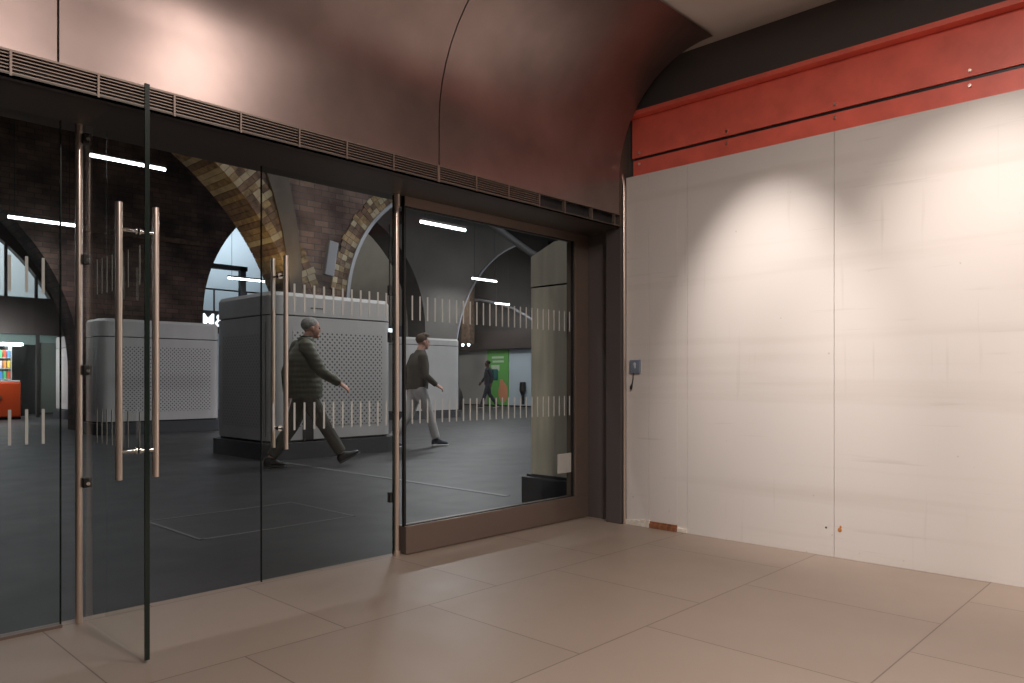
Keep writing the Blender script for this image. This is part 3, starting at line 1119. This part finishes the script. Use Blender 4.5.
def kiosk(x, y, w, d, h, label, zp=.235, zs=1.9, r=.16, slot=False, plain=False):
    """w along x, d along y, near-left corner at x, y; plinth, body, joint, upper band, punched panels"""
    t = thing('kiosk', label, 'kiosk', (x, y, 0), group='grey metal kiosks on the concourse')
    bm = bm_(); prism(bm, rrect(-.07, w + .07, -.07, d + .07, r + .05), 0, zp - .02)
    obj('plinth', bm, 'plinth', t, True)
    bm = bm_(); prism(bm, rrect(.02, w - .02, .02, d - .02, r), zp - .02, zs)
    tag(obj('recess', bm, 'seam', t, True), 'dark recess showing at the joints')
    bm = bm_(); prism(bm, rrect(0, w, 0, d, r), zp + .012, zs - .012)
    obj('body', bm, 'kiosk', t, True)
    bm = bm_(); prism(bm, rrect(0, w, 0, d, r), zs + .006, h - .05)
    prism(bm, rrect(0, w, 0, d, r), h - .05, h, inset_top=.03)
    obj('upper_band', bm, 'kiosk', t, True)
    if not plain:
        bm = bm_(); box(bm, .31, w - .2, -.004, .003, .42, 1.70)
        obj('punched_panel', bm, 'kiosk_x', t)
        bm = bm_(); box(bm, -.004, .003, .25, d - .25, .42, 1.66)
        obj('punched_panel', bm, 'kiosk_y', t)
    if slot:
        bm = bm_(); box(bm, .46, .62, -.008, .002, zp + .012, .86)
        tag(obj('service_slot', bm, 'seam', t), 'black service slot at the kiosk foot')
        bm = bm_()
        for k in range(8):
            box(bm, .58 + k * .024, .596 + k * .024, -.004, .002, 2.005, 2.02)
        tag(obj('name_plate', bm, 'plinth', t), 'row of tiny dark dashes near the kiosk top')
        bm = bm_()
        for zz in (.6, 1.0, 1.4):
            for yy in (.13,):
                box(bm, -.005, .0, yy, yy + .004, .3, 1.8)
        obj('vertical_joint', bm, 'seam', t)
    return t


kiosk(4.83, 8.95, 1.95, 1.62, 2.2, 'large grey kiosk with punched panel behind the olive-jacketed man', slot=True)
kiosk(4.80, 15.32, 2.32, .95, 2.21, 'low wide grey kiosk seen between the open door and the large kiosk', zs=1.87)
kiosk(6.15, 22.1, .95, 1.2, 2.2, 'distant grey kiosk just left of the door post', zs=1.9, zp=.25)
kiosk(12.05, 15.6, 2.2, 1.2, 2.17, 'bluish-lit pale kiosk behind the younger walking man', zp=.2, zs=1.98, r=.3, plain=True)

# speaker panel on the brick pier
bm = bm_(); box(bm, -.09, .09, -.05, .05, -.30, .30, bev=.012)
sp = tag(obj('column_speaker', bm, 'trim_grey'), 'slim grey loudspeaker column hung on the brick pier', 'loudspeaker')
sp.location = (7.12, 11.15, 3.12)
sp.rotation_euler = (0, R(9), 0)

# warm uplighter at the springing of the wide arch
up = thing('uplighter', 'small uplighter glowing yellow at the foot of the wide arch', 'uplighter', (6.25, 11.05, 2.23))
bm = bm_(); cyl(bm, (0, 0, 0), (0, 0, .1), .05, n=16)
obj('body', bm, 'black', up, True)
bm = bm_(); cyl(bm, (0, 0, .1), (0, 0, .104), .042, n=16)
obj('lamp', bm, 'tube_warm', up, True)
bm = bm_(); box(bm, -.03, .03, 0, .24, -.06, -.0)
obj('bracket', bm, 'black', up)
light('uplight', 'SPOT', (6.0, 10.75, 2.4), 42, (1, .72, .34), (5.9, 11.5, 4.2), spot_size=R(120), spot_blend=.8, shadow_soft_size=.05)

# ------------------------------------------------------------------ stone pier by the right frame
pr = thing('stone_pier', 'tall stone-clad pier on a dark plinth outside the framed pane', 'pier', (4.75, 3.905, 0), kind='structure')
bm = bm_(); box(bm, 0, .7, -.0, .43, .0, 1.83, bev=.006)
obj('lower_cladding', bm, 'pier', pr)
bm = bm_(); box(bm, .012, .69, .012, .42, 1.83, 1.845)
obj('joint', bm, 'seam', pr)
bm = bm_()
pf = [(.43, 1.845), (.43, 2.10), (.17, 2.20), (.0, 2.21), (0, 1.845)]
va = [bm.verts.new((0, y, z)) for y, z in pf]
vb = [bm.verts.new((.7, y, z)) for y, z in pf]
for i in range(5):
    j = (i + 1) % 5
    bm.faces.new((va[i], va[j], vb[j], vb[i]))
bm.faces.new(va); bm.faces.new(list(reversed(vb)))
obj('shoulder', bm, 'pier', pr)
bm = bm_(); box(bm, -.07, .75, -.26, .48, 0, .225, bev=.01)
box(bm, -.03, .74, -.22, .45, .225, .245)
obj('plinth', bm, 'plinth', pr)
# curved arch trim springing from the pier with the black soffit above it
bm = bm_()
arc = [(4.18, 2.05), (4.35, 2.135), (4.56, 2.27), (4.80, 2.43), (5.05, 2.60), (5.4, 2.83), (5.8, 3.10), (6.4, 3.50), (7.2, 3.95)]
loft(bm, [((4.78, y, z), (.03, .03)) for y, z in arc], n=12, up=(1, 0, 0))
tag(obj('arch_trim', bm, 'trim_grey', None, True), 'thin bluish-grey arch trim rising from the stone pier', 'arch trim', kind='structure')
bm = bm_()
va, vb = [], []
for y, z in arc:
    va.append((bm.verts.new((4.80, y, z)), bm.verts.new((4.80, y, 7.2))))
    vb.append((bm.verts.new((5.0, y, z)), bm.verts.new((5.0, y, 7.2))))
for i in range(len(arc) - 1):
    bm.faces.new((va[i][0], va[i + 1][0], va[i + 1][1], va[i][1]))
    bm.faces.new((vb[i][1], vb[i + 1][1], vb[i + 1][0], vb[i][0]))
    bm.faces.new((va[i][0], vb[i][0], vb[i + 1][0], va[i + 1][0]))
bm.faces.new((va[0][0], va[0][1], vb[0][1], vb[0][0]))
bm.faces.new((va[-1][0], va[-1][1], vb[-1][1], vb[-1][0]))
box(bm, 4.80, 5.45, F + .31, 4.19, 2.22, 7.2)
struct('wall_over_pier', bm, 'jet', 'black wall over the stone pier and arch trim', 'wall')

# ------------------------------------------------------------------ far right wall with panels and poster
bm = bm_(); box(bm, 21.06, 21.3, 14, 25, 0, 7.2)
struct('wall_far_right', bm, 'render_dk', 'dark wall at the far right end of the concourse', 'wall')
bm = bm_(); box(bm, 20.8, 21.06, 14, 24, 2.24, 2.95)
struct('trim_11', bm, 'fascia', 'dark fascia over the far coloured panels', 'fascia')
for y0, y1, m, l in ((21.5, 23.2, 'panel_grey', 'plain grey hoarding panel left of the green poster'), (17.5, 20.30, 'panel_blue', 'pale blue panel right of the green poster')):
    bm = bm_(); box(bm, 20.98, 21.05, y0, y1, .05, 2.24)
    tag(obj('wall_panel', bm, m), l, 'panel', 'panels on the far wall')
po = thing('poster', 'bright green poster with orange print on the far wall', 'poster', (20.97, 20.90, 0))
bm = bm_(); box(bm, -.02, .06, -.59, .59, .05, 2.24)
obj('board', bm, 'green', po)
bm = bm_()
for k, (a, b) in enumerate(((.05, .9), (.0, .75))):
    box(bm, -.026, -.02, -.35 + a * .2, .35 - (1 - b) * .3, 1.88 - k * .16, 1.96 - k * .16)
box(bm, -.026, -.02, -.1, .35, 1.4, 1.62)
obj('pale_block', bm, 'ink', po)
bm = bm_()
ell(bm, (-.022, -.30, .55), (.006, .25, .40), n=20)
ell(bm, (-.022, -.22, .93), (.006, .10, .14), n=16)
tag(obj('orange_shape', bm, 'orange', po), 'orange-pink printed shape')
bm = bm_()
cyl(bm, (20.9, 19.5, .62), (20.9, 19.5, .95), .13, .11, n=20)
cyl(bm, (20.9, 19.5, .35), (20.9, 19.5, .62), .02, .13, n=20)
box(bm, 20.86, 20.98, 19.48, 19.52, .1, .9)
tag(obj('wall_urn', bm, 'black', None, True), 'small dark tapered fitting on the pale blue panel', 'wall fitting')
pl = thing('brown_column', 'brown column with two small white lamps left of the green poster', 'column', (20.1, 21.7, 0))
bm = bm_(); prism(bm, rrect(-.17, .17, -.24, .24, .08), 2.45, 7.2)
obj('shaft', bm, 'stock2', pl, True)
for yy in (-.17, .17):
    bm = bm_(); ell(bm, (-.12, yy, 2.42), (.05, .05, .07), n=14)
    obj('lamp', bm, 'tube', pl, True)
light('far_panel_light', 'AREA', (18.8, 20.5, 4.4), 40, COOL, (21, 20.5, 1.2), shape='RECTANGLE', size=4, size_y=.3)
# lit sign piece seen right of the large kiosk
ls = thing('lit_sign', 'small glowing white sign right of the large kiosk', 'sign', (12.72, 16.9, 2.37))
bm = bm_(); cyl(bm, (0, .04, .2), (0, .04, 3.0), .02)
obj('hanger', bm, 'black', ls)
bm = bm_(); box(bm, -.42, .42, 0, .08, -.2, .2, bev=.01)
obj('sign_box', bm, 'black', ls)
bm = bm_(); box(bm, -.04, .12, -.02, .0, -.13, .10, bev=.008)
box(bm, -.13, -.05, -.02, .0, -.0, .10, bev=.006)
obj('lit_face', bm, 'sign_white', ls)

bm = bm_()
loft(bm, [((20.95, y, z), (.05, .05)) for y, z in ((24.2, 4.15), (23.0, 4.32), (21.9, 4.27), (20.9, 4.05), (20.0, 3.78), (19.3, 3.45), (18.6, 3.0))], n=8, up=(1, 0, 0))
tag(obj('arch_rib', bm, 'trim_grey', None, True), 'thin grey arch line falling to the right on the far dark wall', 'rib', kind='structure')
# dark bag left standing by the far grey panel
hb = thing('holdall', 'dark bag standing on the floor beyond the pale kiosk', 'bag', (17.6, 19.6, 0))
bm = bm_()
loft(bm, [((0, 0, 0), (.26, .2)), ((0, 0, .25), (.3, .24)), ((0, .03, .6), (.24, .2)), ((0, .05, .85), (.1, .1))], n=20)
obj('body', bm, 'shoe', hb, True)
bm = bm_()
loft(bm, [((.12, .05, .8), (.02, .02)), ((.10, .05, .98), (.02, .02)), ((-.1, .05, .98), (.02, .02)), ((-.12, .05, .8), (.02, .02))], n=8)
obj('handle', bm, 'shoe', hb, True)

# ------------------------------------------------------------------ floor markings
bm = bm_(); box(bm, 4.80, 4.87, 4.7, 8.6, .0, .004)
tag(obj('floor_strip', bm, 'stripe'), 'long pale strip let into the concourse floor', 'floor strip')
bm = bm_()
x0, x1, y0, y1 = 2.12, 3.33, 4.86, 5.80
for a in ((x0, x1, y0, y0 + .022), (x0, x1, y1 - .022, y1), (x0, x0 + .022, y0, y1), (x1 - .022, x1, y0, y1)):
    box(bm, a[0], a[1], a[2], a[3], 0, .003)
ac = tag(obj('access_cover', bm, 'stripe'), 'thin metal outline of a floor access cover beyond the doors', 'access cover')


# ------------------------------------------------------------------ people
def hand(bm, wrist, d, palm_n, thumb_side, L=.19, curl=.5):
    """palm and five fingers; d = direction of the hand, palm_n = normal of the palm, thumb_side = +-1"""
    d = Vector(d).normalized()
    n = Vector(palm_n)
    n = (n - d * n.dot(d)).normalized()
    s = d.cross(n) * thumb_side
    w = Vector(wrist)
    loft(bm, [(w, (.026, .02)), (w + d * .035, (.036, .018)), (w + d * .085, (.040, .016)), (w + d * .1, (.038, .013))], n=14, up=s)
    for k, (off, ln) in enumerate(((.029, .070), (.010, .078), (-.010, .073), (-.028, .058))):
        p = w + d * .092 + s * off
        c = curl * (1 + .12 * k)
        q1 = p + (d * math.cos(c * .5) + n * math.sin(c * .5)) * ln * .45
        q2 = q1 + (d * math.cos(c * 1.2) + n * math.sin(c * 1.2)) * ln * .32
        q3 = q2 + (d * math.cos(c * 1.8) + n * math.sin(c * 1.8)) * ln * .25
        limb(bm, [(p, .0095), (q1, .009), (q2, .0085), (q3, .0075)], n=10)
    p = w + d * .03 + s * .03
    q1 = p + (d * .7 + s * .6 + n * .3).normalized() * .035
    q2 = q1 + (d * .9 + s * .25 + n * .35).normalized() * .032
    limb(bm, [(p, .013), (q1, .011), (q2, .009)], n=10)


def shoe(bm, ankle, toe_dir, m=0, L=.27, sole_only=False):
    """shoe built along toe_dir from just behind the ankle"""
    a = Vector(ankle)
    d = Vector(toe_dir).normalized()
    up = Vector((0, 0, 1))
    s = up.cross(d).normalized()
    u = d.cross(s)
    base = a - u * .085
    if sole_only:
        prof = [(-.075, .030, .012), (-.04, .040, .013), (.05, .038, .012), (.12, .047, .012), (.175, .038, .012), (.205, .018, .011)]
        loft(bm, [(base + d * t + u * .004, (wd, hh), d) for t, wd, hh in prof], n=16, up=s)
        return
    prof = [(-.078, .022, .035, .045), (-.05, .036, .055, .055), (0, .038, .065, .062), (.045, .038, .052, .05), (.10, .044, .036, .036), (.15, .042, .028, .03), (.185, .03, .022, .024), (.2, .014, .012, .02)]
    loft(bm, [(base + d * t + u * c, (wd, hh), d) for t, wd, hh, c in prof], n=18, up=s)
    loft(bm, [(base + u * .05, (.04, .05), u), (a + u * .02, (.042, .05), u)], n=16, up=s)


def person(name, label, loc, rz, J, mats, hair='short', group=None, quiltj=False, bulk=1.0, pack=False, look=0, deep=1.0, leg=1.0, hs=1.0):
    t = thing(name, label, 'person', loc, rz, group)
    V = Vector
    hp, ch, nk, hd = V(J['hip']), V(J['chest']), V(J['neck']), V(J['head'])
    sw, hw = .175 * bulk, .095
    # --- body: head, neck, torso, arms, legs, hands in one skin
    bm = bm_()
    rotz = Matrix.Rotation(look, 4, 'Z')

    def H(x, y, z):
        return hd + rotz.to_3x3() @ (V((x, y, z)) * hs)
    ell(bm, H(-.012, 0, .035), tuple(hs * v for v in (.094, .074, .085)), rotz, n=24)
    ell(bm, H(.022, 0, -.018), tuple(hs * v for v in (.066, .060, .088)), rotz, n=24)
    ell(bm, H(.052, 0, -.082), tuple(hs * v for v in (.036, .034, .024)), rotz, n=16)        # chin
    ell(bm, H(.080, 0, .022), tuple(hs * v for v in (.014, .042, .012)), rotz, n=14)         # brow
    loft(bm, [(H(.080, 0, .018), (.008, .008)), (H(.097, 0, -.012), (.012, .012)), (H(.092, 0, -.028), (.016, .012)), (H(.078, 0, -.034), (.016, .008))], n=10)
    ell(bm, H(.078, 0, -.050), tuple(hs * v for v in (.013, .024, .007)), rotz, n=12)        # lips
    ell(bm, H(.078, 0, -.060), tuple(hs * v for v in (.012, .021, .006)), rotz, n=12)
    for s in (-1, 1):
        ell(bm, H(-.008, s * .072, -.005), tuple(hs * v for v in (.018, .009, .031)), rotz, n=12)
        ell(bm, H(-.005, s * .076, -.002), tuple(hs * v for v in (.014, .009, .022)), rotz, n=12)
    loft(bm, [(nk - V((.01, 0, .05)), (.062, .06)), (nk, (.062, .062)), (hd - V((.01, 0, .06)), (.060, .062))], n=18)
    loft(bm, [(hp - V((0, 0, .06)), (.14, .10)), (hp + (ch - hp) * .4, (.14, .095)), (ch, (.165, .11)), (nk - V((0, 0, .04)), (.10, .07))], n=20)
    for s, k in ((1, 'L'), (-1, 'R')):
        sh, el, wr = V(J['sh' + k]), V(J['el' + k]), V(J['wr' + k])
        limb(bm, [(sh, .048), (el, .038), (wr, .025)])
        hd_ = V(J.get('hd' + k, tuple(wr - el)))
        hand(bm, wr, hd_, (0, -s, 0) if 'pn' + k not in J else J['pn' + k], -s * 1, curl=J.get('curl', .6))
        th, kn, an = V((hp.x, s * hw, hp.z)), V(J['kn' + k]), V(J['an' + k])
        limb(bm, [(th, .072), (kn, .048), (an, .035)])
    b = fuse(bm, .0065, 3)
    obj('body', b, mats['skin'], t)
    for s in (-1, 1):
        bm = bm_(); ell(bm, H(.079, s * .029, .004), tuple(hs * v for v in (.010, .013, .008)), rotz, n=12)
        obj('eye', bm, 'eye', t, True)
    # --- hair
    bm = bm_()
    ell(bm, H(-.022, 0, .047), tuple(hs * v for v in (.095, .079, .084)), rotz, n=24)
    if hair == 'full':
        ell(bm, H(.02, 0, .10), tuple(hs * v for v in (.075, .066, .045)), rotz, n=20)
    bmc = bm_()
    bmc.from_mesh((lambda me: (bm.to_mesh(me), me)[1])(bpy.data.meshes.new('t')))
    bm.free()
    geom = list(bmc.verts) + list(bmc.edges) + list(bmc.faces)
    n3 = rotz.to_3x3() @ V((.62, 0, -.78 if hair != 'full' else -.85))
    bmesh.ops.bisect_plane(bmc, geom=geom, plane_co=H(.045, 0, .045), plane_no=n3, clear_outer=True)
    bmesh.ops.holes_fill(bmc, edges=[e for e in bmc.edges if e.is_boundary])
    obj('hair', bmc, mats['hair'], t, True)
    # --- top
    bm = bm_()
    q = .012 if not quiltj else .028
    hem = J.get('hem', hp.z - .06)
    belly = hp + (ch - hp) * .45
    loft(bm, [(V((hp.x, 0, hem)), (.165 * bulk + q, .125 * bulk * deep + q), (0, 0, 1)),
              (hp + V((0, 0, .04)), (.165 * bulk + q, .13 * bulk * deep + q), (0, 0, 1)),
              (belly, (.16 * bulk + q, .135 * bulk * deep + q), (0, 0, 1)),
              (ch, (.185 * bulk + q, .13 * bulk * deep + q), (0, 0, 1)),
              (ch + (nk - ch) * .62, (.165 * bulk + q, .10 + q), (0, 0, 1)),
              (nk - V((0, 0, .035)), (.085 + q, .075 + q), (0, 0, 1)),
              (nk + V((.004, 0, .025 if quiltj else -.005)), (.062 + q, .062 + q), (0, 0, 1))], n=28)
    for k in 'LR':
        sh, el, wr = V(J['sh' + k]), V(J['el' + k]), V(J['wr' + k])
        wr2 = el + (wr - el) * .95
        limb(bm, [(sh, .060 + q), (sh + (el - sh) * .5, .050 + q), (el, .046 + q * .8), (el + (wr2 - el) * .5, .043 + q * .7)], n=18)
        loft(bm, [(el, (.044 + q * .8,) * 2), (el + (wr2 - el) * .5, (.042 + q * .7,) * 2), (wr2, (.034 + q * .6,) * 2)], n=18, up=(0, .3, 1))
    b = fuse(bm, .009, 4)
    obj('jacket' if quiltj else 'sweater', b, mats['top'], t)
    if quiltj:
        bm = bm_()
        loft(bm, [(nk - V((-.02, 0, .05)), (.088, .088)), (nk + V((.012, 0, .02)), (.078, .078)), (nk + V((.012, 0, .04)), (.070, .070))], n=22)
        obj('collar', bm, 'scarf', t, True)
        bm = bm_()
        loft(bm, [(V((hp.x, 0, hem - .01)), (.168 * bulk + q, .128 * bulk * deep + q), (0, 0, 1)), (V((hp.x, 0, hem + .02)), (.17 * bulk + q, .13 * bulk * deep + q), (0, 0, 1))], n=28)
        obj('hem_band', bm, mats['top'], t, True)
    # --- trousers
    bm = bm_()
    loft(bm, [(hp - V((0, 0, .09)), (.155, .115), (0, 0, 1)), (hp, (.16, .122), (0, 0, 1)), (hp + V((0, 0, .1)), (.15, .115), (0, 0, 1))], n=24)
    for s, k in ((1, 'L'), (-1, 'R')):
        kn, an = V(J['kn' + k]), V(J['an' + k])
        th = V((hp.x, s * hw * .85, hp.z - .04))
        limb(bm, [(th, .098 * leg), (th + (kn - th) * .5, .086 * leg), (kn, .068 * leg), (kn + (an - kn) * .5, .062 * leg)], n=20)
        loft(bm, [(kn, (.066 * leg,) * 2), (kn + (an - kn) * .45, (.064 * leg,) * 2), (kn + (an - kn) * .93, (.058 * leg,) * 2)], n=20, up=(0, 1, 0))
    b = fuse(bm, .009, 4)
    obj('trousers', b, mats['legs'], t)
    for k in 'LR':
        bm = bm_()
        shoe(bm, J['an' + k], J['toe' + k])
        b = fuse(bm, .007, 2)
        so = obj('shoe', b, mats['shoe'], t)
        bm = bm_()
        shoe(bm, J['an' + k], J['toe' + k], sole_only=True)
        obj('sole', bm, mats['sole'], so, True)
    if pack:
        bm = bm_()
        box(bm, ch.x - .34, ch.x - .14, -.15, .15, hp.z + .1, nk.z - .04, bev=.05, seg=4)
        bp = obj('backpack', bm, 'teal', t, True)
        bm = bm_()
        for s in (-1, 1):
            loft(bm, [((ch.x - .16, s * .1, nk.z - .07), (.025, .008)), ((ch.x - .02, s * .1, nk.z + .01), (.025, .008)), ((ch.x + .15, s * .1, ch.z), (.025, .008)), ((ch.x - .02, s * .17, ch.z - .22), (.02, .008))], n=10)
        obj('strap', bm, 'black', bp, True)
    return t


man1 = dict(hip=(-.06, 0, .90), chest=(-.10, 0, 1.27), neck=(-.05, 0, 1.535), head=(.02, 0, 1.665),
            shR=(-.10, -.20, 1.45), elR=(.07, -.27, 1.14), wrR=(.30, -.25, 1.00), hdR=(.09, .0, -.06), pnR=(0, .5, -.8),
            shL=(-.10, .20, 1.45), elL=(-.22, .25, 1.14), wrL=(-.22, .23, .88),
            knR=(.15, -.09, .50), anR=(.37, -.09, .135), toeR=(.90, 0, .44),
            knL=(-.19, .09, .49), anL=(-.45, .09, .10), toeL=(1, 0, -.06), hem=.84, curl=.45)
person('person', 'older grey-haired man in olive quilted jacket striding past the large kiosk', (4.86, 8.06, 0), R(-17), man1,
       dict(skin='skin', hair='hair_grey', top='olive', legs='olive_tr', shoe='shoe', sole='shoe'), quiltj=True, bulk=1.08, deep=1.30, leg=1.2, hs=1.1)
man2 = dict(hip=(.01, 0, .93), chest=(.02, 0, 1.28), neck=(.055, 0, 1.52), head=(.10, 0, 1.635),
            shR=(.02, -.18, 1.40), elR=(.04, -.24, 1.11), wrR=(.24, -.21, .96), hdR=(.1, .0, -.05), pnR=(0, .5, -.8),
            shL=(.02, .18, 1.40), elL=(-.10, .23, 1.13), wrL=(-.06, .22, .88),
            knR=(.17, -.08, .52), anR=(.29, -.08, .10), toeR=(1, 0, 0),
            knL=(-.10, .08, .50), anL=(-.40, .08, .115), toeL=(1, 0, -.18), hem=.90)
person('person', 'younger brown-haired man in dark sweater and pale trousers behind the framed pane', (7.44, 9.20, 0), R(-17), man2,
       dict(skin='skin2', hair='hair_brown', top='brown_top', legs='chino', shoe='navy', sole='sole'), hair='full', bulk=1.02, deep=1.15, leg=1.12, hs=1.06)
man3 = dict(hip=(0, 0, .92), chest=(-.01, 0, 1.27), neck=(.0, 0, 1.48), head=(.02, 0, 1.63),
            shR=(0, -.18, 1.40), elR=(.05, -.26, 1.12), wrR=(.18, -.28, .95),
            shL=(0, .18, 1.40), elL=(-.1, .24, 1.13), wrL=(-.05, .26, .9),
            knR=(-.08, -.09, .5), anR=(-.36, -.09, .12), toeR=(1, 0, -.2),
            knL=(.14, .09, .5), anL=(.28, .09, .10), toeL=(1, 0, 0), hem=.86)
person('person', 'distant walker in dark clothes with teal backpack before the green poster', (19.3, 19.75, 0), R(150), man3,
       dict(skin='skin_dark', hair='hair_black', top='navy', legs='navy', shoe='shoe', sole='sole'), pack=True)
